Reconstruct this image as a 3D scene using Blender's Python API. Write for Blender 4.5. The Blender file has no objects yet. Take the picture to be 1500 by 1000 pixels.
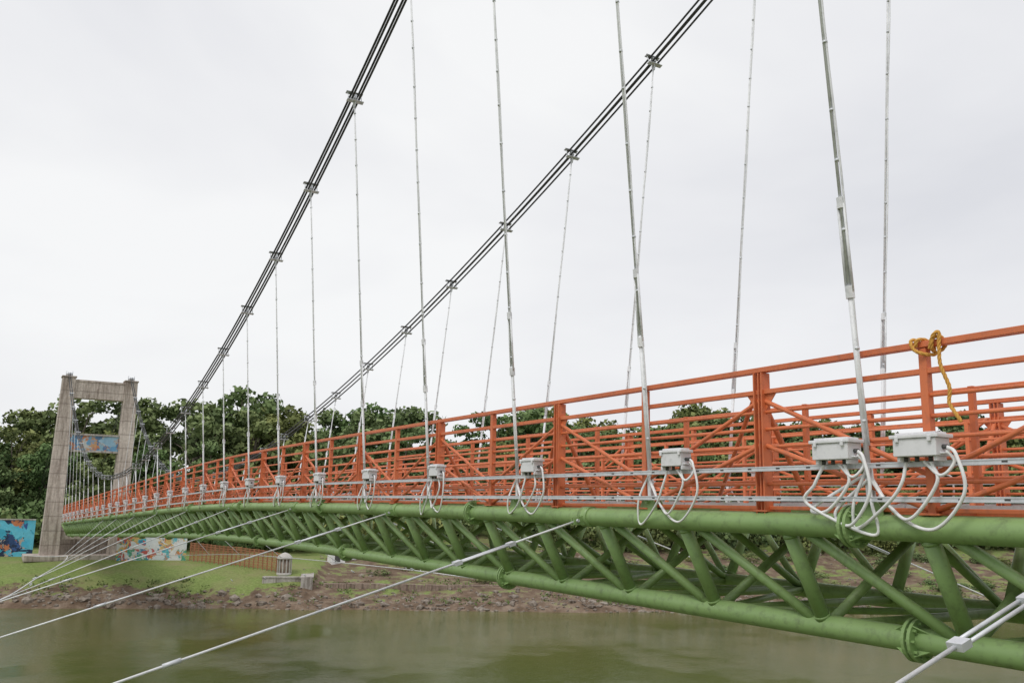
import bpy, math, random
import numpy as np
from mathutils import Vector, Matrix
random.seed(7); rng=np.random.default_rng(7)
scn=bpy.context.scene
scn.view_settings.view_transform='Standard'
try: scn.view_settings.look='None'
except Exception: pass
scn.view_settings.exposure=0
H0=8.0   # height of the eye above the water (world z = H0 + z relative to the eye)

# ------------------------------------------------------------------ materials
def mat(name):
    m=bpy.data.materials.new(name); m.use_nodes=True
    nt=m.node_tree; b=nt.nodes["Principled BSDF"]
    return m,nt,b
def N(nt,t,**k):
    n=nt.nodes.new(t)
    for a,v in k.items(): setattr(n,a,v)
    return n
def ramp(nt,src,stops,interp='LINEAR'):
    r=N(nt,'ShaderNodeValToRGB'); r.color_ramp.interpolation=interp
    e=r.color_ramp.elements
    e[0].position=stops[0][0]; e[0].color=(*stops[0][1],1)
    e[1].position=stops[-1][0]; e[1].color=(*stops[-1][1],1)
    for p,c in stops[1:-1]:
        x=e.new(p); x.color=(*c,1)
    nt.links.new(src,r.inputs[0]); return r
def noise(nt,scale,detail=4,vec=None,rough=.55,dist=0):
    n=N(nt,'ShaderNodeTexNoise'); n.inputs['Scale'].default_value=scale
    n.inputs['Detail'].default_value=detail; n.inputs['Roughness'].default_value=rough
    n.inputs['Distortion'].default_value=dist
    if vec is not None: nt.links.new(vec,n.inputs['Vector'])
    return n
def objco(nt,scale=None):
    t=N(nt,'ShaderNodeTexCoord')
    if scale is None: return t.outputs['Object']
    mp=N(nt,'ShaderNodeMapping'); mp.inputs['Scale'].default_value=scale
    nt.links.new(t.outputs['Object'],mp.inputs['Vector']); return mp.outputs['Vector']
def mix(nt,fac,a,b,mode='MIX'):
    m=N(nt,'ShaderNodeMix'); m.data_type='RGBA'; m.blend_type=mode
    for s,v in ((m.inputs[0],fac),(m.inputs[6],a),(m.inputs[7],b)):
        if isinstance(v,(int,float)): s.default_value=v
        elif isinstance(v,tuple): s.default_value=(*v,1)
        else: nt.links.new(v,s)
    return m.outputs[2]
def bump(nt,b,h,strength,dist):
    bp=N(nt,'ShaderNodeBump'); bp.inputs['Strength'].default_value=strength
    bp.inputs['Distance'].default_value=dist
    nt.links.new(h,bp.inputs['Height']); nt.links.new(bp.outputs[0],b.inputs['Normal'])
def paint(name,c1,c2,dirt,rough=.4,scale=1.2,metal=0,dirt_amt=.5,spec=.5):
    m,nt,b=mat(name); co=objco(nt)
    n1=noise(nt,scale,5,co); n2=noise(nt,9,6,co,.7)
    r=ramp(nt,n1.outputs[0],[(.3,c1),(.7,c2)])
    k=ramp(nt,n2.outputs[0],[(.50,(0,0,0)),(.74,(1,1,1))])
    mm=N(nt,'ShaderNodeMath',operation='MULTIPLY'); mm.inputs[1].default_value=dirt_amt
    nt.links.new(k.outputs[0],mm.inputs[0])
    nt.links.new(mix(nt,mm.outputs[0],r.outputs[0],dirt),b.inputs['Base Color'])
    rr=N(nt,'ShaderNodeMapRange'); rr.inputs[3].default_value=rough-.1; rr.inputs[4].default_value=rough+.2
    nt.links.new(n2.outputs[0],rr.inputs[0]); nt.links.new(rr.outputs[0],b.inputs['Roughness'])
    b.inputs['Metallic'].default_value=metal
    b.inputs['Specular IOR Level'].default_value=spec
    bump(nt,b,n2.outputs[0],.15,.004)
    return m
M_GREEN=paint('green_steel_paint',(.205,.325,.118),(.265,.395,.152),(.13,.17,.08),.40,1.2,0,.8)
M_ORANGE=paint('orange_steel_paint',(.56,.140,.052),(.69,.190,.073),(.34,.12,.07),.45,1.0,0,.8)
M_GALV=paint('galvanised_steel',(.55,.57,.60),(.70,.72,.75),(.36,.37,.39),.42,4,.25)
M_HANG=paint('hanger_steel',(.66,.67,.69),(.82,.83,.85),(.30,.30,.31),.5,3,.05)
M_WHITE=paint('white_plastic',(.76,.77,.78),(.84,.84,.84),(.5,.5,.5),.45,3)
M_BOX=paint('grey_enclosure',(.68,.68,.70),(.76,.76,.78),(.45,.46,.47),.5,3,0,.5,.3)
M_CABLE=paint('dark_steel_cable',(.022,.023,.026),(.05,.052,.055),(.14,.14,.14),.5,6)
M_DARK=paint('dark_steel',(.05,.05,.05),(.09,.09,.09),(.12,.10,.08),.6,6)
def concrete(name,c1,c2,bands=True):
    m,nt,b=mat(name); co=objco(nt)
    n1=noise(nt,.5,6,co,.65); n2=noise(nt,6,6,co,.7)
    st=noise(nt,2.0,5,objco(nt,(1.8,1.8,.14)),.7)
    r=ramp(nt,n1.outputs[0],[(.35,c1),(.65,c2)])
    c=mix(nt,.8,r.outputs[0],ramp(nt,st.outputs[0],[(.36,(.40,.36,.33)),(.56,(1,1,1))]).outputs[0],'MULTIPLY')
    if bands:
        sx=N(nt,'ShaderNodeSeparateXYZ'); nt.links.new(co,sx.inputs[0])
        md=N(nt,'ShaderNodeMath',operation='MODULO'); md.inputs[1].default_value=1.22
        nt.links.new(sx.outputs[2],md.inputs[0])
        lt=N(nt,'ShaderNodeMath',operation='LESS_THAN'); lt.inputs[1].default_value=.09
        nt.links.new(md.outputs[0],lt.inputs[0])
        ml=N(nt,'ShaderNodeMath',operation='MULTIPLY'); ml.inputs[1].default_value=.45
        nt.links.new(lt.outputs[0],ml.inputs[0])
        c=mix(nt,ml.outputs[0],c,(.16,.13,.11))
    c=mix(nt,.6,c,ramp(nt,n2.outputs[0],[(.3,(.5,.5,.5)),(.6,(1,1,1))]).outputs[0],'MULTIPLY')
    nt.links.new(c,b.inputs['Base Color']); b.inputs['Roughness'].default_value=.9
    bump(nt,b,n2.outputs[0],.5,.04)
    return m
M_CONC=concrete('weathered_concrete',(.50,.43,.38),(.67,.595,.53))
M_CONC2=concrete('plain_concrete',(.46,.43,.39),(.56,.53,.49),False)
def mural(name,bgs,pal,scale,cover):
    m,nt,b=mat(name); co=objco(nt)
    n=noise(nt,1.6,4,co,.6,1.5)
    mx=N(nt,'ShaderNodeVectorMath',operation='MULTIPLY_ADD'); mx.inputs[1].default_value=(1.6,1.6,1.6)
    nt.links.new(n.outputs[1],mx.inputs[0]); nt.links.new(co,mx.inputs[2])
    v=N(nt,'ShaderNodeTexVoronoi'); v.inputs['Scale'].default_value=scale
    nt.links.new(mx.outputs[0],v.inputs['Vector'])
    sep=N(nt,'ShaderNodeSeparateColor'); nt.links.new(v.outputs['Color'],sep.inputs[0])
    st=[(i/len(pal),p) for i,p in enumerate(pal)]
    r=ramp(nt,sep.outputs[0],st,'CONSTANT')
    n3=noise(nt,.55,4,co,.6,.9)
    k=ramp(nt,n3.outputs[0],[(cover,(0,0,0)),(cover+.02,(1,1,1))])
    bg=ramp(nt,noise(nt,.5,2,co).outputs[0],[(.4,bgs[0]),(.6,bgs[1])])
    c=mix(nt,k.outputs[0],bg.outputs[0],r.outputs[0])
    c=mix(nt,.4,c,ramp(nt,noise(nt,4,6,co,.7).outputs[0],[(.3,(.5,.5,.5)),(.6,(1,1,1))]).outputs[0],'MULTIPLY')
    nt.links.new(c,b.inputs['Base Color'])
    b.inputs['Roughness'].default_value=.7
    return m
M_MUR1=mural('mural_paint_white',((.80,.80,.80),(.70,.76,.80)),[(.05,.28,.45),(.75,.75,.72),(.70,.25,.08),(.10,.40,.25),(.70,.50,.20),(.12,.50,.60),(.75,.75,.75),(.55,.12,.10)],2.6,.45)
M_MUR2=mural('mural_paint_blue',((.06,.50,.80),(.16,.62,.82)),[(.03,.08,.22),(.02,.04,.10),(.62,.22,.10),(.02,.035,.09),(.06,.45,.65),(.55,.45,.38),(.05,.12,.35),(.02,.05,.12)],1.5,.49)
M_MUR3=mural('mural_paint_beam',((.22,.42,.58),(.36,.54,.64)),[(.14,.34,.54),(.52,.22,.11),(.50,.52,.50),(.10,.20,.34),(.55,.32,.17),(.24,.42,.52)],2.0,.45)

# ------------------------------------------------------------------ mesh builder
class MB:
    def __init__(s): s.v=[]; s.f=[]; s.sm=[]
    def tube(s,pts,r,seg=8,caps=True,smooth=True):
        P=[np.array(p,float) for p in pts]; n=len(P)
        rr=r if hasattr(r,'__len__') else [r]*n
        base=len(s.v); prev=None
        for i in range(n):
            d=(P[min(i+1,n-1)]-P[max(i-1,0)]); L=np.linalg.norm(d)
            d=d/L if L>1e-9 else np.array([0,0,1.])
            if prev is None:
                a=np.array([0,0,1.]) if abs(d[2])<.9 else np.array([1.,0,0])
                u=np.cross(d,a); u/=np.linalg.norm(u)
            else:
                u=prev-d*np.dot(prev,d); u/=max(np.linalg.norm(u),1e-9)
            prev=u; w=np.cross(d,u)
            for k in range(seg):
                t=2*math.pi*(k+.5)/seg
                s.v.append(tuple(P[i]+rr[i]*(math.cos(t)*u+math.sin(t)*w)))
        for i in range(n-1):
            for k in range(seg):
                a=base+i*seg+k; b=base+i*seg+(k+1)%seg
                s.f.append((a,b,b+seg,a+seg)); s.sm.append(smooth)
        if caps:
            s.f.append(tuple(base+k for k in reversed(range(seg)))); s.sm.append(False)
            s.f.append(tuple(base+(n-1)*seg+k for k in range(seg))); s.sm.append(False)
    def beam(s,p,q,w,h,up=(0,0,1)):
        p=np.array(p,float); q=np.array(q,float); d=q-p; d/=np.linalg.norm(d)
        up=np.array(up,float)
        if abs(np.dot(d,up))>.98: up=np.array([0,1.,0])
        u=np.cross(d,up); u/=np.linalg.norm(u); v=np.cross(u,d)
        b=len(s.v)
        for c in (p,q):
            for a,e in ((-1,-1),(1,-1),(1,1),(-1,1)): s.v.append(tuple(c+u*a*w/2+v*e*h/2))
        for f in ((0,3,2,1),(4,5,6,7),(0,1,5,4),(1,2,6,5),(2,3,7,6),(3,0,4,7)):
            s.f.append(tuple(b+i for i in f)); s.sm.append(False)
    def box(s,c,sx,sy,sz):
        s.beam((c[0],c[1]-sy/2,c[2]),(c[0],c[1]+sy/2,c[2]),sx,sz)
    def frustum(s,c0,c1,a0,a1):
        b=len(s.v)
        for c,a in ((c0,a0),(c1,a1)):
            for x,y in ((-1,-1),(1,-1),(1,1),(-1,1)): s.v.append((c[0]+x*a[0]/2,c[1]+y*a[1]/2,c[2]))
        for f in ((0,3,2,1),(4,5,6,7),(0,1,5,4),(1,2,6,5),(2,3,7,6),(3,0,4,7)):
            s.f.append(tuple(b+i for i in f)); s.sm.append(False)
    def plate(s,poly,n,t):
        n=np.array(n,float); n/=np.linalg.norm(n); b=len(s.v); k=len(poly)
        for sg in (-1,1):
            for p in poly: s.v.append(tuple(np.array(p,float)+n*sg*t/2))
        s.f.append(tuple(b+i for i in reversed(range(k)))); s.f.append(tuple(b+k+i for i in range(k)))
        s.sm+= [False,False]
        for i in range(k):
            j=(i+1)%k; s.f.append((b+i,b+j,b+k+j,b+k+i)); s.sm.append(False)
    def obj(s,name,m,parent=None,bevel=0):
        me=bpy.data.meshes.new(name); me.from_pydata(s.v,[],s.f); me.materials.append(m)
        me.polygons.foreach_set('use_smooth',s.sm); me.update()
        o=bpy.data.objects.new(name,me); scn.collection.objects.link(o)
        if parent: o.parent=parent
        if bevel:
            bv=o.modifiers.new('bevel','BEVEL'); bv.width=bevel; bv.segments=2; bv.limit_method='ANGLE'
        return o
def empty(name):
    e=bpy.data.objects.new(name,None); scn.collection.objects.link(e); return e

# ------------------------------------------------------------------ bridge geometry functions
XN,XF=6.6,10.6; XM=8.6
YT=88.0; YN=-10.0
def zd(y): # centre of the top chords
    return H0-.10-.04*(math.sqrt((y-28)**2+64)+(y-28))/2
def zc(y): # main cable
    return H0+1+(.0050 if y<55 else .0089)*(y-55)**2
def xcab(y,side):
    k=.08 if side<0 else .10
    yy=min(y,55); off=2.0+k*(zc(yy)-zd(yy))
    if y>55: off+= (2.58-off)*min(1,(y-55)/(YT-55))
    return XM+side*off
bridge=empty('suspension_footbridge')
Y0,Y1=-8.0,86.5
SP=2.92
hang=[5.06+SP*i for i in range(-5,28)]; hang=[y for y in hang if Y0<y<85]
nodes=[6.02+1.46*i for i in range(-10,56)]; nodes=[y for y in nodes if Y0<=y<=Y1]
DP=.95; IN=.5
g=MB(); gi=MB(); wl=MB()
for side,X,Xb in ((-1,XN,XN+IN),(1,XF,XF-IN)):
    ys=np.arange(Y0,Y1+.01,1.46)
    g.tube([(X,y,zd(y)) for y in ys],.11,20)
    g.tube([(Xb,y,zd(y)-DP) for y in ys],.108,20)
    for i,y in enumerate(nodes):
        g.tube([(X,y,zd(y)),(Xb,y,zd(y)-DP)],.072,14)
        d=np.array([Xb-X,0,-DP]); d/=np.linalg.norm(d)
        if y<25:
            a=np.array([X,y,zd(y)]); b_=np.array([Xb,y,zd(y)-DP])
            wl.tube([a+d*.1,a+d*.125],.077,14); wl.tube([b_-d*.125,b_-d*.1],.077,14)
        if i+1<len(nodes):
            y2=nodes[i+1]
            g.tube([(Xb,y+.03,zd(y)-DP),(X,y2-.12,zd(y2))],.05,12)
        gi.tube([(X,y,zd(y)),(XM,y,zd(y)-.02)],.055,8)
        gi.tube([(Xb,y,zd(y)-DP),(XM,y,zd(y)-.05)],.05,8)
        if side<0:
            gi.tube([(Xb,y,zd(y)-DP),(XF-IN,y,zd(y)-DP)],.05,8)
            if i+1<len(nodes):
                y2=nodes[i+1]
                A=(Xb,y,zd(y)-DP); B=(XF-IN,y2,zd(y2)-DP)
                if i%2: A=(Xb,y2,zd(y2)-DP); B=(XF-IN,y,zd(y)-DP)
                gi.tube([A,B],.04,8)
    for k in range(-2,13):
        for XX,off,yy in ((X,0,5.25+6.95*k),(Xb,-DP,5.05+6.95*k)):
            if not(Y0<yy<Y1): continue
            z=zd(yy)+off
            for e in (-.045,.012):
                g.tube([(XX,yy+e,z),(XX,yy+e+.03,z)],.185,26,smooth=False)
            if yy<30:
                for a in range(10):
                    t=a*2*math.pi/10
                    px,pz=XX+.15*math.cos(t),z+.15*math.sin(t)
                    g.tube([(px,yy-.075,pz),(px,yy+.07,pz)],.013,6,smooth=False)
            for s4 in range(4):
                t=s4*math.pi/2+math.pi/4
                c,sn=math.cos(t),math.sin(t)
                for dy in (-.045,.042):
                    e=-.13 if dy<0 else .13
                    g.plate([(XX+.1*c,yy+dy,z+.1*sn),(XX+.18*c,yy+dy,z+.18*sn),(XX+.1*c,yy+dy+e,z+.1*sn)],(-sn,0,c),.01)
    for y in hang:
        z=zd(y)
        for dx in (-.05,.05):
            pl=[(X+dx,y+.15*math.cos(t),z+.09+.15*math.sin(t)) for t in np.linspace(0,math.pi,9)]
            g.plate(pl,(1,0,0),.014)
        g.tube([(X-.09,y,z+.19),(X+.09,y,z+.19)],.022,8)
g.obj('truss_chords_and_webs',M_GREEN,bridge); gi.obj('cross_frames',M_GREEN,bridge); wl.obj('weld_collars',M_GREEN,bridge)

# deck
dk=MB(); 
ys=np.arange(Y0,Y1+.01,1.46)
for i in range(len(ys)-1):
    y,y2=ys[i],ys[i+1]
    dk.beam((XM,y+.01,zd(y)+.17),(XM,y2-.01,zd(y2)+.17),2.9,.05)
dk.obj('deck_plates',M_GALV,bridge)
cb=MB()
for y in nodes:
    cb.beam((XN+.12,y,zd(y)+.075),(XF-.12,y,zd(y)+.075),.09,.11)
cb.obj('deck_beams',M_GREEN,bridge)
cb=MB()
for x in (XN+.55,XM-.5,XM+.5,XF-.55):
    for i in range(len(ys)-1):
        cb.beam((x,ys[i],zd(ys[i])+.08),(x,ys[i+1],zd(ys[i+1])+.08),.07,.11)
cb.obj('deck_joists',M_ORANGE,bridge)

# railings
rl=MB()
mains=[6.28+3.6*i for i in range(-4,23)]; mids=[y+1.8 for y in mains]
allp=sorted(mains+mids); allp=[y for y in allp if Y0<y<Y1]
for side,X in ((-1,XN),(1,XF)):
    s_in=-side
    for i in range(len(allp)-1):
        y,y2=allp[i],allp[i+1]
        def R(h,w,hh,dx=0,rd=False):
            p=(X+dx*s_in,y,zd(y)+h); q=(X+dx*s_in,y2,zd(y2)+h)
            if rd: rl.tube([p,q],w/2,8)
            else: rl.beam(p,q,w,hh)
        R(1.49,.09,.05); R(1.27,.06,.045); R(1.07,.036,0,.0,True); R(.90,.036,0,.0,True); R(.73,.036,0,0,True)
        R(.37,.036,0,0,True); R(.145,.045,.035,.03)
        for h in (1.18,.98,.8,.6,.42): R(h,.034,0,.62,True)
        if y in mains: 
            rl.tube([(X,y,zd(y)+1.2),(X,y2,zd(y2)+.42)],.024,8); rl.tube([(X,y,zd(y)+.76),(X,y2,zd(y2)+.14)],.024,8)
        else:
            rl.tube([(X,y2,zd(y2)+1.2),(X,y,zd(y)+.42)],.024,8); rl.tube([(X,y2,zd(y2)+.76),(X,y,zd(y)+.14)],.024,8)
    for y in allp:
        mn=y in mains; z=zd(y)
        if mn:
            rl.beam((X,y,z+.08),(X,y,z+1.46),.10,.016)
            for e in (-.05,.05): rl.beam((X,y+e,z+.08),(X,y+e,z+1.46),.12,.016)
            rl.tube([(X+.03*s_in,y+.02,z+1.2),(X+.62*s_in,y,z+.2)],.03,8)
            rl.tube([(X+.03*s_in,y+.1,z+1.28),(X+.62*s_in,y+1.3,z+.2)],.024,8)
            rl.plate([(X,y+.05,z+1.26),(X,y+.2,z+1.26),(X,y+.05,z+1.08)],(1,0,0),.012)
            rl.plate([(X,y-.05,z+1.26),(X,y-.2,z+1.26),(X,y-.05,z+1.08)],(1,0,0),.012)
        else:
            rl.beam((X,y,z+.08),(X,y,z+1.46),.07,.07)
        rl.beam((X+.62*s_in,y,z+.19),(X+.62*s_in,y,z+1.2),.05,.05)
        rl.beam((X,y,z+.13),(X+.62*s_in,y,z+.13),.06,.05)
        rl.box((X,y,z+.115),.14,.18,.018)
rl.obj('railing',M_ORANGE,bridge,.004)

# cable trays, boxes, conduits
tr=MB(); bx=MB(); cd=MB(); hw=MB(); sl_=MB()
def bez(P,n=14):
    P=[np.array(p,float) for p in P]; out=[]
    Q=[2*P[0]-P[1]]+P+[2*P[-1]-P[-2]]
    for i in range(1,len(Q)-2):
        for k in range(n):
            t=k/n; a,b,c,d=Q[i-1],Q[i],Q[i+1],Q[i+2]
            out.append(.5*((2*b)+(-a+c)*t+(2*a-5*b+4*c-d)*t*t+(-a+3*b-3*c+d)*t**3))
    out.append(Q[-2]); return out
for side,X in ((-1,XN),(1,XF)):
    xo=X+side*.11
    for h in (.51,.23):
        for i in range(len(ys)-1):
            y,y2=ys[i],ys[i+1]
            tr.beam((xo,y,zd(y)+h),(xo,y2,zd(y2)+h),.035,.045)
            if y<20:
                for e in (-.016,.016): tr.beam((xo+side*.0195,y,zd(y)+h+e),(xo+side*.0195,y2,zd(y2)+h+e),.004,.010)
            if y<9:
                for fy in np.arange(.1,1.4,.36): sl_.beam((xo+side*.018,y+fy,zd(y)+h),(xo+side*.018,y+fy+.045,zd(y)+h),.003,.014)
    for y in allp:
        for h in (.51,.23): tr.beam((X+side*.02,y,zd(y)+h),(xo,y,zd(y)+h),.03,.03,(0,0,1)); 
    bl=[y-.62 for y in hang]+([5.26] if side<0 else [])
    for by in bl:
        random.seed(int(by*100)+(5 if side>0 else 0))
        sc=1.0 if by<6 else random.uniform(.80,.92)
        z=zd(by)+.635; xb=xo+side*.07
        bx.box((xb,by,z),.18*sc,.38*sc,.14); bx.box((xb,by,z+.086),.21*sc,.43*sc,.030)
        bx.box((xb,by,z+.110),.15*sc,.36*sc,.018)
        for e in (-.16,.16):
            bx.box((xb,by+e,z-.09),.13,.03,.04) 
            bx.box((xb+side*.105*sc,by+e*.9,z+.065),.02,.03,.05)
        for e in (-.205,.205): bx.box((xb,by+e*sc,z-.05),.09,.05,.012)
        tr.box((xo,by,z-.125),.05,.3,.03)
        for e in (-.08,.04,.14): hw.tube([(xb,by+e,z-.07),(xb,by+e,z-.11)],.018,8)
        hw.tube([(xb,by-.17*sc,z),(xb,by-.23,z)],.02,8); hw.tube([(xb,by+.17*sc,z),(xb,by+.22,z)],.02,8)
        ext=by==5.26
        yh=5.06 if ext else by+.62
        zl=zd(by); sg=-1 if ext else 1
        j=lambda a:random.uniform(-a,a)
        r0=.0145 if by<6 else .012
        near=by<6 and side<0
        if near or random.random()<.75:
            cd.tube(bez([(xb,by-.22,z),(xb+side*.03,by-.33+j(.03),z-.07),(xb+side*.03,by-.32+j(.04),z-.36),(xb,by-.08+j(.04),zl+.02+j(.04)),(X+side*.1,yh-.3*sg,zl+.12),(X+side*.05,yh-.04,zl+.42)]),r0,8)
        cd.tube(bez([(xb,by-.08,z-.11),(xb+side*.02,by-.12+j(.03),z-.28),(xb+side*.0,by+.12,zl+.1+j(.04)),(X+side*.11,by+.34,zl+.15),(X+side*.05,yh,zl+.45)]),r0,8)
        cd.tube(bez([(xb,by+.14,z-.11),(xb+side*.03,by+.2+j(.03),z-.28),(xb+side*.02,by+.32,zl+.16+j(.04)),(X+side*.1,yh+.08*sg,zl-.02+j(.05)),(X+side*.12,yh+.09*sg,zl+.2),(X+side*.04,yh,zl+.5)]),r0,8)
        if by<9 and side<0:
            cd.tube(bez([(xb,by-.22,z-.03),(xb+.01,by-.27,z-.12),(xb-.02,by-.17,z-.22),(xb,by-.02,z-.11)]),.013,8)
tr.obj('strut_channels',M_GALV,bridge); bx.obj('junction_boxes',M_BOX,bridge,.008); sl_.obj('channel_slots',M_DARK,bridge)
cd.obj('white_conduits',M_WHITE,bridge); hw.obj('conduit_glands',M_DARK,bridge)

# hangers
random.seed(3)
hg=MB(); hd=MB()
for side,X in ((-1,XN),(1,XF)):
    for y in hang:
        A=np.array([X,y,zd(y)+.19]); B=np.array([xcab(y,side),y,zc(y)-.12])
        L=np.linalg.norm(B-A)
        if L<.4: continue
        d=(B-A)/L
        P=lambda t,o=0,ox=0:tuple(A+d*t+np.array([ox,o,0]))
        l1=min(.35,L*.3)
        for o in (-.03,.03): hg.beam(P(-.03,0,o),P(l1,0,o*.6),.012,.05,(0,1,0))
        hg.tube([P(l1*.8),P(min(L,1.9))],.0245,10)
        if L>3.2:
            a=1.85+random.uniform(-.05,.05)
            for o in (-.032,.032): hg.tube([P(a,o),P(a+.8,o)],.014,7)
            hg.tube([P(a-.06),P(a+.05)],.040,8,smooth=False); hg.tube([P(a+.76),P(a+.86)],.036,8,smooth=False)
        hg.tube([P(min(1.9,L*.5)),P(L)],.0155,8)
        wob=[P(t,-.031+.009*math.sin(t*2.1+y),0) for t in np.linspace(.5 if L>1 else .1,L*.96,max(3,int(L/ .5)))]
        hg.tube(wob,.010,6)
        if y<35:
            t=.7
            while t<L-.1:
                hd.tube([P(t,-.01),P(t+.022,-.01)],.025,8); t+=.62+random.uniform(-.15,.15)
hg.obj('hanger_rods',M_HANG,bridge); hd.obj('hanger_straps',M_GALV,bridge)

# main cables: 2x2 strands + backstays
mc=MB(); cl=MB(); cg=MB()
for side in (-1,1):
    yy=list(np.arange(YN,YT+.01,1.0))
    for dx in (-.075,.075):
        for dz in (-.075,.075):
            mc.tube([(xcab(y,side)+dx,y,zc(y)+dz) for y in yy],.0225,8)
            x1=xcab(YT,side)+dx; z1=zc(YT)+dz
            mc.tube([(x1,YT,z1),(x1,YT+30,H0-3.5+dz)],.0225,6)
            x0=xcab(YN,side)+dx; z0=zc(YN)+dz
            mc.tube([(x0,YN,z0),(x0,YN-32,H0-1+dz)],.0225,6)
    for y in hang:
        x,z=xcab(y,side),zc(y)
        s=-.01*(55-y) if y<55 else .0178*(y-55); d=np.array([0,1,s]); d/=np.linalg.norm(d); nrm=np.array([0,-d[2],d[1]])
        c=np.array([x,y,z])
        for o in (-.11,.11):
            cg.beam(tuple(c+nrm*o-d*.045),tuple(c+nrm*o+d*.045),.36,.013,tuple(nrm))
        cg.beam(tuple(c-d*.045),tuple(c+d*.045),.07,.10,tuple(nrm))
        for ex in (-.145,.145):
            cl.tube([tuple(c+np.array([ex,0,0])-nrm*.145),tuple(c+np.array([ex,0,0])+nrm*.145)],.010,6)
        cl.plate([(x,y-.05,z-.11),(x,y+.05,z-.11),(x,y+.03,z-.22),(x,y-.03,z-.22)],(1,0,0),.03)
mc.obj('main_cables',M_CABLE,bridge); cg.obj('cable_clamp_plates',M_GALV,bridge); cl.obj('cable_clamp_bolts',M_GALV,bridge)

# wind guys and wind cable
gy=MB(); gf=MB(); lug=MB()
wc=[(-14,-8,-5.6),(-10.5,3.10,-5.35),(-6,9.2,-3.82),(-2.6,15.1,-2.99),(-.9,21,-2.63),(.83,27,-2.69),(1.95,33,-2.66),(2.95,39,-2.72),(3.75,45,-2.85),(4.3,51,-3.05),(4.6,57,-3.4),(4.6,70,-4.2),(4.0,89,-5.2)]
for mir in (False,True):
    f=(lambda p:(2*XM-p[0],p[1],p[2])) if mir else (lambda p:p)
    pts=[f((a,b,c+H0)) for a,b,c in wc]
    gy.tube(bez(pts,6),.018,8)
    for (a,b,c) in wc[1:11]:
        A=np.array(f((XN,b,zd(b)))); B=np.array(f((a,b,c+H0)))
        L=np.linalg.norm(B-A); d=(B-A)/L
        P=lambda t,o=0:tuple(A+d*t+np.array([0,o,0]))
        ta=1.20 if b<5 else 1.13
        gy.tube([P(.15),P(ta+.05)],.013,8); gy.tube([P(ta+.75),P(L)],.013,8)
        for o in (-.033,.033): gf.tube([P(ta+.02,o),P(ta+.80,o)],.013,8)
        for t in (ta,ta+.73): gf.beam(P(t),P(t+.09),.095,.045,(0,0,1))
        gf.tube([P(4.95),P(5.12)],.024,8)
        sx=-1 if not mir else 1
        for o in (-.03,.03):
            lug.plate([(A[0]+sx*.05,A[1]+o,A[2]+.03),(A[0]+sx*.25,A[1]+o,A[2]-.02),(A[0]+sx*.25,A[1]+o,A[2]-.1),(A[0]+sx*.05,A[1]+o,A[2]-.1)],(0,1,0),.014)
        lug.tube([(A[0],A[1]-.09,A[2]),(A[0],A[1]+.09,A[2])],.125,20)
        gf.tube([(A[0]+sx*.2,A[1]-.06,A[2]-.05),(A[0]+sx*.2,A[1]+.06,A[2]-.05)],.02,8)
gy.obj('wind_guy_rods',M_HANG,bridge); gf.obj('guy_turnbuckles',M_GALV,bridge); lug.obj('guy_lugs',M_GREEN,bridge)

# ------------------------------------------------------------------ towers
def tower(y,zb,ztop,beam_mural,name):
    e=empty(name); t=MB()
    for s in (-1,1):
        x=XM+s*2.58
        t.frustum((x+s*.08,y,zb),(x,y,ztop),(1.5,1.6),(1.05,1.2))
        t.frustum((x,y,ztop),(x,y,ztop+.14),(1.2,1.35),(1.2,1.35))
    w=2*2.58-1.1
    t.box((XM,y,ztop-1.05),w,.95,1.45)
    t.box((XM,y,ztop-.22),w,1.02,.2)
    t.box((XM,y,zb+.15),9.2,3.4,.5)
    t.box((XM,y,zb+2.1),w-.25,1.0,.8)
    t.box((XM+.2,y+1.6,zb+1.4),w+.6,.5,2.8)
    o=t.obj('columns_and_beams',M_CONC,e,.03)
    if beam_mural:
        m=MB(); m.box((XM,y,ztop-5.7),w-.1,.8,1.3); m.obj('painted_crossbeam',M_MUR3,e)
        c=MB(); c.box((XM,y,ztop-4.97),w-.1,1.0,.16); c.box((XM,y,ztop-6.43),w-.1,1.0,.16); c.obj('crossbeam_ledges',M_CONC2,e)
    d=MB()
    for s in (-1,1):
        x=XM+s*2.58
        for k in (-.25,.25): d.tube([(x+k,y,ztop+.14),(x+k,y,ztop+.62)],.035,8)
        d.tube([(x-.28,y,ztop+.36),(x+.28,y,ztop+.36)],.13,12)
    d.obj('cable_saddles',M_GALV,e)
    return e
tower(YT,H0-5.5,zc(YT)-.42,True,'concrete_bridge_tower')
tower(YN,H0-3.0,zc(YN)-.42,False,'concrete_bridge_tower')

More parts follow.
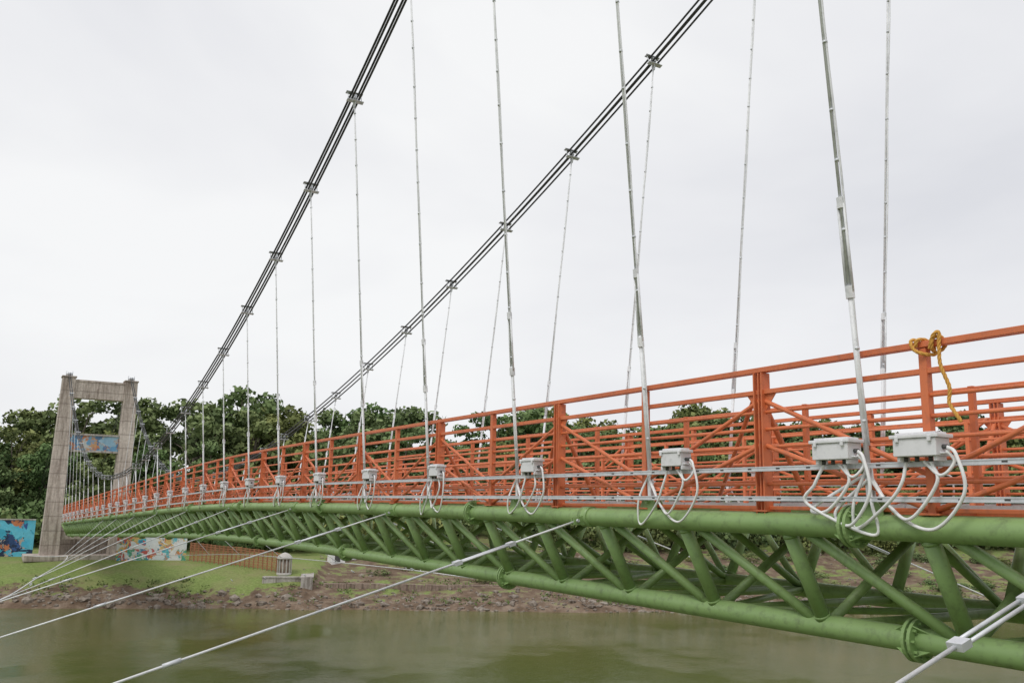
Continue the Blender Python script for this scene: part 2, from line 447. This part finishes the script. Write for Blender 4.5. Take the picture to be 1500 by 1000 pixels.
# ------------------------------------------------------------------ terrain
E1=np.array([.911,-.411]); E2=np.array([.411,.911]); O=np.array([2.5,75.0])
def UT(u,t): return O+E1*u+E2*t
def toUT(x,y): d=np.array([x,y])-O; return float(d@E1),float(d@E2)
def vnoise(x,y,s):
    return (math.sin(x*s+1.3*math.sin(y*s*.7))+math.sin(y*s*1.13+1.7*math.sin(x*s*.61+2)))*.5
def hgt(u,t):
    n=vnoise(u,t,.35)*.6+vnoise(u+9,t-4,.9)*.3+vnoise(u,t,2.3)*.12
    if t<-55:
        return H0+float(np.interp(t,[-400,-85,-74,-71,-66],[-1,-2,-3.4,-8.2,-9.6]))+.15*n
    L=float(np.interp(t,[-10,-.6,.5,3.0,4.2,8.5,13,30,45,80,3000],[-10,-8.35,-7.75,-7.15,-6.75,-5.8,-5.5,-5.2,-3.6,-2,-2]))
    Rr=float(np.interp(t,[-10,-.6,.8,3,5,9,15,24,36,80,3000],[-10,-8.35,-7.7,-7.25,-6.85,-6.4,-5.8,-4.6,-3.2,-1.6,-1.6]))
    k=min(1,max(0,(u-20.8)/.8)); k=k*k*(3-2*k)
    a=.12 if 9<t<25 and u<22 else .28
    shore=.55*vnoise(u,0,.21)+.35*vnoise(u,3,.6)
    return H0+L*(1-k)+Rr*k+a*n*(1 if t<80 else 0)+(shore*.35 if t<8 else 0)*min(1,max(0,(8-t)/8))
us=np.unique(np.concatenate([np.linspace(-1500,-60,16),np.arange(-60,-20,2.5),np.arange(-20,60,.55),np.arange(60,150,1.4),np.linspace(150,1600,18)]))
ts=np.unique(np.concatenate([np.linspace(-900,-100,8),np.arange(-100,-60,1.5),np.linspace(-60,-8,5),np.arange(-6,22,.5),np.arange(22,60,2),np.linspace(60,1800,16)]))
V=[];F=[];G=[]
for t in ts:
    for u in us:
        p=UT(u,t); V.append((p[0],p[1],hgt(u,t)))
        n=vnoise(u,t,.5)*.5+vnoise(u,t,1.7)*.35
        if t<-55: gr=.7
        else:
            if u<21: gr=float(np.interp(t,[0,2.2,4.0,5.0,20],[.12,.32,.55,1.1,1.1]))
            else: gr=float(np.interp(t,[0,2,6,20,40],[.06,.28,.45,.40,.8]))
        G.append(min(1,max(0,gr+.25*n)))
nu=len(us)
for j in range(len(ts)-1):
    for i in range(nu-1):
        a=j*nu+i; F.append((a,a+1,a+nu+1,a+nu))
me=bpy.data.meshes.new('ground'); me.from_pydata(V,[],F)
at=me.attributes.new('grass','FLOAT','POINT'); at.data.foreach_set('value',G)
me.polygons.foreach_set('use_smooth',[True]*len(F))
m,nt,b=mat('ground_soil_and_grass'); co=objco(nt)
A=N(nt,'ShaderNodeAttribute',attribute_name='grass')
n1=noise(nt,.8,8,co,.7); n2=noise(nt,5,6,co,.7); n3=noise(nt,.35,5,co,.6)
grass=ramp(nt,n2.outputs[0],[(.3,(.13,.17,.05)),(.55,(.22,.29,.085)),(.75,(.31,.35,.15))])
gm=mix(nt,ramp(nt,n3.outputs[0],[(.45,(0,0,0)),(.7,(.7,.7,.7))]).outputs[0],grass.outputs[0],(.28,.25,.13))
soil=ramp(nt,n1.outputs[0],[(.3,(.085,.055,.035)),(.5,(.19,.135,.095)),(.7,(.34,.27,.21))])
ad=N(nt,'ShaderNodeMath',operation='ADD'); nt.links.new(A.outputs['Fac'],ad.inputs[0])
sb=N(nt,'ShaderNodeMath',operation='MULTIPLY_ADD'); sb.inputs[1].default_value=1.6; sb.inputs[2].default_value=-.8
nt.links.new(n1.outputs[0],sb.inputs[0]); nt.links.new(sb.outputs[0],ad.inputs[1])
k=ramp(nt,ad.outputs[0],[(.42,(0,0,0)),(.58,(1,1,1))])
nt.links.new(mix(nt,k.outputs[0],soil.outputs[0],gm),b.inputs['Base Color'])
b.inputs['Roughness'].default_value=.95; b.inputs['Specular IOR Level'].default_value=.2
bump(nt,b,n2.outputs[0],.8,.15)
me.materials.append(m); o=bpy.data.objects.new('ground',me); scn.collection.objects.link(o)

# water
me=bpy.data.meshes.new('river_water')
c=[UT(-1500,-900),UT(1600,-900),UT(1600,12),UT(-1500,12)]
me.from_pydata([(p[0],p[1],0.0) for p in c],[],[(0,1,2,3)])
m,nt,b=mat('river_water'); co=objco(nt)
n0=noise(nt,.05,4,co,.6,.5)
cc=ramp(nt,n0.outputs[0],[(.35,(.085,.105,.026)),(.65,(.130,.135,.042))])
nt.links.new(cc.outputs[0],b.inputs['Base Color'])
b.inputs['Roughness'].default_value=.02; b.inputs['IOR'].default_value=1.33
w1=noise(nt,3.0,6,objco(nt,(1,1.3,1)),.68,.3); w2=noise(nt,.8,3,co,.5); w3=noise(nt,.045,4,co,.6)
mm=N(nt,'ShaderNodeMath',operation='MULTIPLY'); nt.links.new(w1.outputs[0],mm.inputs[0])
k=N(nt,'ShaderNodeMapRange'); k.inputs[1].default_value=.44;k.inputs[2].default_value=.60;k.inputs[3].default_value=.20;k.inputs[4].default_value=1.35
nt.links.new(w3.outputs[0],k.inputs[0]); nt.links.new(k.outputs[0],mm.inputs[1])
aa=N(nt,'ShaderNodeMath',operation='MULTIPLY_ADD'); aa.inputs[1].default_value=.22
nt.links.new(w2.outputs[0],aa.inputs[0]); nt.links.new(mm.outputs[0],aa.inputs[2])
bump(nt,b,aa.outputs[0],.34,.15)
me.materials.append(m); o=bpy.data.objects.new('river_water',me); scn.collection.objects.link(o)

# ------------------------------------------------------------------ bank details
def wall(name,p,q,z0,h,th,m,cap=True):
    e=empty(name); w=MB(); w.beam((p[0],p[1],z0+h/2),(q[0],q[1],z0+h/2),th,h); w.obj('wall_panel',m,e)
    if cap:
        c=MB(); c.beam((p[0],p[1],z0+h+.05),(q[0],q[1],z0+h+.05),th+.1,.1); 
        c.obj('coping',M_CONC2,e)
    return e
wall('mural_wall',(11.0,85.4),(16.6,84.2),H0-5.9,2.75,.25,M_MUR1)
wall('mural_wall',(-8,92.4),(4.9,91.7),H0-5.9,3.6,.25,M_MUR2)
wall('concrete_retaining_wall',(25.0,75.6),(23.0,69.8),H0-7.6,1.55,.9,M_CONC2)
wall('concrete_retaining_wall',(20.3,72.6),(23.4,71.4),H0-7.6,1.45,.5,M_CONC2)
sw=MB(); random.seed(9)
for i in range(70):
    u=22+i*.62; t=5.2+.25*math.sin(i*.3); p=UT(u,t)
    sw.beam((*p,H0-6.9+.08*random.random()),(*(UT(u+.58,t)),H0-6.9),.45,.65+.1*random.random())
sw.obj('low_stone_wall',concrete('brown_stone',(.26,.19,.15),(.42,.33,.27),False))
fe=empty('orange_mesh_fence'); a=MB(); bb=MB()
P0=np.array([16.9,84.0]); P1=np.array([22.3,73.2]); n=22
for i in range(n+1):
    p=P0+(P1-P0)*i/n; u,t=toUT(*p); z=hgt(u,t)
    a.beam((*p,z-.2),(*p,z+1.6),.07,.07)
    if i<n:
        q=P0+(P1-P0)*(i+1)/n; z2=hgt(*toUT(*q))
        for h in np.arange(.15,1.6,.2): bb.beam((*p,z+h),(*q,z2+h),.02,.045)
        for k in range(6):
            r=p+(q-p)*k/6; bb.beam((*r,z+.1),(*r,z+1.5),.02,.03)
mrust=paint('rusty_orange',(.34,.15,.08),(.45,.20,.11),(.2,.12,.08),.8)
a.obj('posts',mrust,fe); bb.obj('mesh_slats',mrust,fe)
ke=empty('domed_kiosk'); k1=MB(); k2=MB(); kc=(22.3,73.6); kz=hgt(*toUT(*kc))-.05
for i in range(12):
    t=i*2*math.pi/12; x,y=kc[0]+.55*math.cos(t),kc[1]+.55*math.sin(t)
    k1.beam((x,y,kz),(x,y,kz+1.3),.08,.08)
k1.tube([(kc[0],kc[1],kz-.1),(kc[0],kc[1],kz+.15)],.60,24)
prof=[(.64,1.25),(.64,1.31),(.56,1.46),(.38,1.62),(.17,1.72),(.02,1.76)]
k1.tube([(kc[0],kc[1],kz+h) for r,h in prof],[r for r,h in prof],24)
k2.tube([(kc[0],kc[1],kz),(kc[0],kc[1],kz+1.26)],.46,20)
k1.obj('ribs_and_dome',paint('off_white_paint',(.44,.42,.39),(.54,.52,.49),(.28,.24,.2),.6,3),ke); k2.obj('core',paint('brown_board',(.32,.24,.19),(.40,.31,.25),(.2,.15,.12)),ke)
be=empty('park_bench'); s1=MB(); s2=MB(); bc=np.array([34.4,74.8]); bz=hgt(*toUT(*bc))
dx=np.array([.88,-.47]); dn=np.array([-.47,-.88])
for k in range(4):
    p=bc+dn*(.1*k-.1); s1.beam((*(p-dx*.8),bz+.45),(*(p+dx*.8),bz+.45),.085,.03)
for k in range(3):
    p=bc-dn*(.2+.03*k); s1.beam((*(p-dx*.8),bz+.6+.13*k),(*(p+dx*.8),bz+.6+.13*k),.03,.09)
for e in (-.65,.65):
    p=bc+dx*e
    s2.beam((*(p+dn*.2),bz-.1),(*(p+dn*.2),bz+.44),.07,.07); s2.beam((*(p-dn*.15),bz-.1),(*(p-dn*.27),bz+.95),.07,.07)
    s2.beam((*(p+dn*.2),bz+.4),(*(p-dn*.2),bz+.4),.06,.05)
s1.obj('slats',paint('red_bench_paint',(.5,.10,.08),(.58,.14,.1),(.3,.1,.08)),be); s2.obj('frame',M_WHITE,be)
for (x,y,w,d,h) in ((29.2,80.5,1.3,1.2,1.7),(31.6,81.5,2.2,1.4,1.4)):
    se=empty('white_service_shed'); q=MB(); z=hgt(*toUT(x,y)); q.box((x,y,z+h/2-.1),w,d,h+.2); q.obj('walls',M_WHITE,se,.02)
    q=MB(); q.box((x,y,z+h+.05),w+.3,d+.3,.08); q.obj('roof',M_GALV,se)
    q=MB(); q.box((x-.1,y-d/2-.01,z+.55),.5,.03,1.1); q.obj('door',M_DARK,se)
rk=MB()
def rock(c,r):
    b=len(rk.v); sc=rng.uniform(.6,1.3,3)*[1,1,.6]
    ico=[(0,0,1),(.89,0,.45),(.28,.85,.45),(-.72,.53,.45),(-.72,-.53,.45),(.28,-.85,.45),(.72,.53,-.45),(-.28,.85,-.45),(-.89,0,-.45),(-.28,-.85,-.45),(.72,-.53,-.45),(0,0,-1)]
    for v in ico:
        v=np.array(v)*sc*r*rng.uniform(.75,1.2); rk.v.append((c[0]+v[0],c[1]+v[1],c[2]+v[2]))
    for f in ((0,1,2),(0,2,3),(0,3,4),(0,4,5),(0,5,1),(1,6,2),(2,7,3),(3,8,4),(4,9,5),(5,10,1),(6,7,2),(7,8,3),(8,9,4),(9,10,5),(10,6,1),(11,7,6),(11,8,7),(11,9,8),(11,10,9),(11,6,10)):
        rk.f.append(tuple(b+i for i in f)); rk.sm.append(False)
for i in range(2600):
    u=rng.uniform(-18,100); t=abs(rng.normal(0,2.0))-.2 if i<1900 else rng.uniform(0,26)
    if u<20 and t>3.6: continue
    p=UT(u,t); z=hgt(u,t)
    if z<-.2: continue
    rock((p[0],p[1],z),rng.uniform(.06,.24) if i%12 else rng.uniform(.25,.5))
rk.obj('shore_rocks',concrete('shore_rock',(.18,.14,.11),(.38,.33,.28),False))

# ------------------------------------------------------------------ vegetation
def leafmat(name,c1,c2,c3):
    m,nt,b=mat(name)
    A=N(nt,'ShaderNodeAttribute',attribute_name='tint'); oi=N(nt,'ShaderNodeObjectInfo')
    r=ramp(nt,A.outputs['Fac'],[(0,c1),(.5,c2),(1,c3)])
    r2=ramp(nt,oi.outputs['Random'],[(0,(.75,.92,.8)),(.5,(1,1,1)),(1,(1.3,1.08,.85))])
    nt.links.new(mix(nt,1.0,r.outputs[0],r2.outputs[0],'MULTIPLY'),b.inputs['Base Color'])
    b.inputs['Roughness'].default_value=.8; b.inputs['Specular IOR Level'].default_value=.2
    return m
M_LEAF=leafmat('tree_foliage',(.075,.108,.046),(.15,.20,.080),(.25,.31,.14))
M_BARK=paint('bark',(.12,.10,.08),(.22,.19,.15),(.07,.06,.04),.9)
def leaves(centers,radii,per,size,rg,flat=.8):
    v=[];f=[];ti=[]
    for c,r in zip(centers,radii):
        n=int(per*(r**2)); base=rg.uniform(.1,.75)
        d=rg.normal(size=(n,3)); d/=np.linalg.norm(d,axis=1)[:,None]
        rad=r*rg.uniform(.45,1.12,n)**.7
        pos=c+d*rad[:,None]*[1,1,flat]
        nn=d+rg.normal(0,.55,(n,3)); nn/=np.linalg.norm(nn,axis=1)[:,None]
        a=np.cross(nn,rg.normal(size=(n,3))); a/=np.linalg.norm(a,axis=1)[:,None]; bq=np.cross(nn,a)
        s=size*rg.uniform(.55,1.35,n)[:,None]
        q=np.stack([pos-a*s*.5,pos-bq*s*.34,pos+a*s*.5,pos+bq*s*.34],1)
        k=len(v)
        v.extend(map(tuple,q.reshape(-1,3))); f.extend([(k+4*i,k+4*i+1,k+4*i+2,k+4*i+3) for i in range(n)])
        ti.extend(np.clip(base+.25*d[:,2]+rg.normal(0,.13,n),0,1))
    return v,f,ti
def treemesh(seed,h,cw,shape):
    rg=np.random.default_rng(seed); tb=MB()
    tb.tube([(0,0,-.6),(.05*h*rg.normal()*.3,0,h*.2),(rg.normal()*.3,rg.normal()*.3,h*.45),(rg.normal()*.4,rg.normal()*.4,h*.75)],[.035*h*.6,.028*h*.6,.018*h*.6,.05],8)
    C=[];R_=[]
    n=int(46*shape[1])
    for i in range(n):
        th=rg.uniform(0,2*math.pi); zz=rg.uniform(.0,1)
        rr=cw*math.sqrt(max(.05,1-((zz-.42)/.62)**2))*rg.uniform(.25,1.08)
        c=np.array([rr*math.cos(th),rr*math.sin(th),h*(.13+.79*zz)]); C.append(c); R_.append(rg.uniform(.6,1.35)*h/14*shape[0])
        if i%4==0:
            tb.tube([(0,0,h*(.12+.45*zz)),tuple(c*[.5,.5,.9]),tuple(c)],[.012*h*.6,.008*h*.6,.02],5)
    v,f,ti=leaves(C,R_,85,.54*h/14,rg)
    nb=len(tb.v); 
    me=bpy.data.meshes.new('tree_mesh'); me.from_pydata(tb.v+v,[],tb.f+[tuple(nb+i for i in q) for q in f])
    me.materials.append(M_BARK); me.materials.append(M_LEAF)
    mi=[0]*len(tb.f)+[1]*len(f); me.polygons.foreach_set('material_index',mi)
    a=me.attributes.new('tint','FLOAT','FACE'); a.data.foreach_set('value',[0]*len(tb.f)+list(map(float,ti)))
    return me
TM=[treemesh(11,14,4.6,(1.2,1.1)),treemesh(12,14,4.0,(1.1,1.0)),treemesh(13,14,5.2,(1.25,1.2)),treemesh(14,14,3.6,(1.1,1.0)),treemesh(15,14,4.4,(1.3,.9)),treemesh(16,14,5.0,(1.1,1.3))]
def put(name,me,x,y,s,sz,parent=None,dz=0):
    o=bpy.data.objects.new(name,me); scn.collection.objects.link(o)
    o.location=(x,y,hgt(*toUT(x,y))-.3+dz); o.scale=(s,s,sz); o.rotation_euler=(0,0,random.uniform(0,6.28))
    if parent: o.parent=parent
    return o
random.seed(21)
mass=empty('distant_tree_line')
def topz(u):
    return 1.02+.08*math.sin(u*.11+1)+.06*math.sin(u*.31)
for row,(t0,s0,step) in enumerate(((34,.80,5.4),(43,.97,5.2),(53,1.08,5.6))):
    u=-62.0
    while u<172:
        p=UT(u+random.uniform(-1.5,1.5),t0+random.uniform(-3,3))
        s=s0*topz(u)*random.uniform(.82,1.13)
        if row==0:
            if random.random()<.85: put('broadleaf_tree',random.choice(TM),p[0],p[1],s*1.0,s)
        else: put('tree',random.choice(TM),p[0],p[1],s*1.15,s,mass)
        u+=step*random.uniform(.8,1.2)
rg=np.random.default_rng(5)
def shrub(seed):
    rg=np.random.default_rng(seed); C=[np.array([rg.normal(0,.8),rg.normal(0,.8),rg.uniform(.4,1.9)]) for _ in range(9)]
    v,f,ti=leaves(C,rg.uniform(.5,.95,9),110,.30,rg)
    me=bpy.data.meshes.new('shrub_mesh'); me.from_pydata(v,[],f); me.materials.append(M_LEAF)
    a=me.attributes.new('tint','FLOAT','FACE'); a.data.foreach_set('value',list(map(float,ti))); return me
SM=[shrub(i) for i in range(4)]
under=empty('undergrowth')
for i in range(190):
    u=random.uniform(-50,150); t=random.uniform(24,34)
    p=UT(u,t); s=random.uniform(.9,2.1); put('shrub',random.choice(SM),p[0],p[1],s,s,under)
for i in range(90):
    u=random.uniform(24,110); t=random.uniform(4,22)
    p=UT(u,t); s=random.uniform(.2,.6); put('shrub',random.choice(SM),p[0],p[1],s*1.4,s*.7,under,.2)
C=[];R_=[]
for i in range(1300):
    u=rg.uniform(-18,80); t=rg.uniform(1.2,5.5) if u<20 else rg.uniform(.6,10)
    if vnoise(u,t,.6)+rg.normal(0,.3)<(.2 if u<20 else 0): continue
    p=UT(u,t); C.append(np.array([p[0],p[1],hgt(u,t)+.06])); R_.append(rg.uniform(.15,.4))
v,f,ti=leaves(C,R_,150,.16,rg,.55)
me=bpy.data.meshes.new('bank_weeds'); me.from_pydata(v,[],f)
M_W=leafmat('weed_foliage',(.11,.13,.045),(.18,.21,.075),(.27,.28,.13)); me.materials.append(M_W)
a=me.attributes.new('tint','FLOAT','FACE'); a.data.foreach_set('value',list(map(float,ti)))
o=bpy.data.objects.new('bank_weeds',me); scn.collection.objects.link(o)

# ------------------------------------------------------------------ rope on the railing
re=empty('yellow_rope'); rp=MB()
yr=4.42; zt=zd(yr)+1.49
def rope(pts,r=.0095,n=10):
    P=bez(pts,n); L=0
    strands=[[],[],[]]; Q=[]
    for i in range(len(P)-1):
        for k in range(4): Q.append(P[i]+(P[i+1]-P[i])*k/4)
    Q.append(P[-1]); u=None
    for i,p in enumerate(Q):
        d=Q[min(i+1,len(Q)-1)]-Q[max(i-1,0)]; d/=max(np.linalg.norm(d),1e-9)
        if u is None: u=np.cross(d,[.3,.5,.8])
        u=u-d*np.dot(u,d); u/=np.linalg.norm(u); w=np.cross(d,u)
        if i: L+=np.linalg.norm(p-Q[i-1])
        for s in range(3):
            t=L/.02+s*2*math.pi/3; strands[s].append(p+(math.cos(t)*u+math.sin(t)*w)*r*.75)
    for s in strands: rp.tube(s,r,6)
x=XN
rope([(x-.07,yr+.09,zt-.02),(x-.07,yr+.07,zt+.03),(x,yr+.05,zt+.042),(x+.06,yr+.02,zt),(x+.02,yr-.02,zt-.06),(x-.06,yr-.05,zt-.05),(x-.07,yr-.07,zt+.03),(x,yr-.10,zt+.042),(x+.06,yr-.09,zt-.02),(x,yr-.03,zt-.09),(x-.07,yr+.04,zt-.08),(x-.08,yr+.10,zt-.04),(x-.07,yr+.13,zt+.03),(x,yr+.12,zt+.042),(x+.06,yr+.06,zt-.04)])
rope([(x-.06,yr-.03,zt-.05),(x-.08,yr-.08,zt+.05),(x-.06,yr-.12,zt+.07),(x-.07,yr-.12,zt-.05),(x-.08,yr-.13,zt-.2),(x-.06,yr-.18,zt-.38),(x-.06,yr-.17,zt-.5),(x-.07,yr-.23,zt-.60),(x-.06,yr-.26,zt-.66)])
rp.obj('twisted_strands',paint('yellow_rope_fibre',(.60,.31,.06),(.68,.38,.09),(.35,.18,.05),.85),re)

# ------------------------------------------------------------------ light
w=bpy.data.worlds.new('World'); scn.world=w; w.use_nodes=True; nt=w.node_tree
for n in list(nt.nodes): nt.nodes.remove(n)
out=N(nt,'ShaderNodeOutputWorld'); sky=N(nt,'ShaderNodeTexSky'); sky.sky_type='NISHITA'; sky.sun_disc=False
EL,RO=math.radians(52),math.radians(-110)
sky.sun_elevation=EL; sky.sun_rotation=RO
b1=N(nt,'ShaderNodeBackground'); b1.inputs[1].default_value=.08; nt.links.new(sky.outputs[0],b1.inputs[0])
tc=N(nt,'ShaderNodeTexCoord'); mp=N(nt,'ShaderNodeMapping'); mp.inputs['Scale'].default_value=(1,1,2.2); nt.links.new(tc.outputs['Generated'],mp.inputs[0])
cn=noise(nt,1.3,5,mp.outputs[0],.5,.3)
cr=ramp(nt,cn.outputs[0],[(.33,(.75,.76,.80)),(.5,(.86,.865,.89)),(.66,(.96,.965,.97))])
b2=N(nt,'ShaderNodeBackground'); b2.inputs[1].default_value=1.0; nt.links.new(cr.outputs[0],b2.inputs[0])
ms=N(nt,'ShaderNodeMixShader'); ms.inputs[0].default_value=.95
nt.links.new(b1.outputs[0],ms.inputs[1]); nt.links.new(b2.outputs[0],ms.inputs[2]); nt.links.new(ms.outputs[0],out.inputs[0])
sl=bpy.data.lights.new('sun','SUN'); sl.energy=1.4; sl.angle=math.radians(22); sl.color=(1,.97,.92)
so=bpy.data.objects.new('sun',sl); scn.collection.objects.link(so)
sd=Vector((math.sin(RO)*math.cos(EL),math.cos(RO)*math.cos(EL),math.sin(EL)))
so.rotation_euler=sd.to_track_quat('Z','Y').to_euler()

# ------------------------------------------------------------------ camera
cam=bpy.data.cameras.new('camera'); cam.lens=31.2; cam.sensor_width=36; cam.clip_end=6000; cam.clip_start=.05
co_=bpy.data.objects.new('camera',cam); scn.collection.objects.link(co_)
Rm=np.array([[0.859,-0.1096,0.5001],[-0.5115,-0.1443,0.8471],[0.0207,0.9834,0.18]])
q,_=np.linalg.qr(Rm); q=q*np.sign(np.sum(q*Rm,axis=0))
mt=Matrix([[q[0,0],q[0,1],-q[0,2],0],[q[1,0],q[1,1],-q[1,2],0],[q[2,0],q[2,1],-q[2,2],H0],[0,0,0,1]])
co_.matrix_world=mt
scn.camera=co_
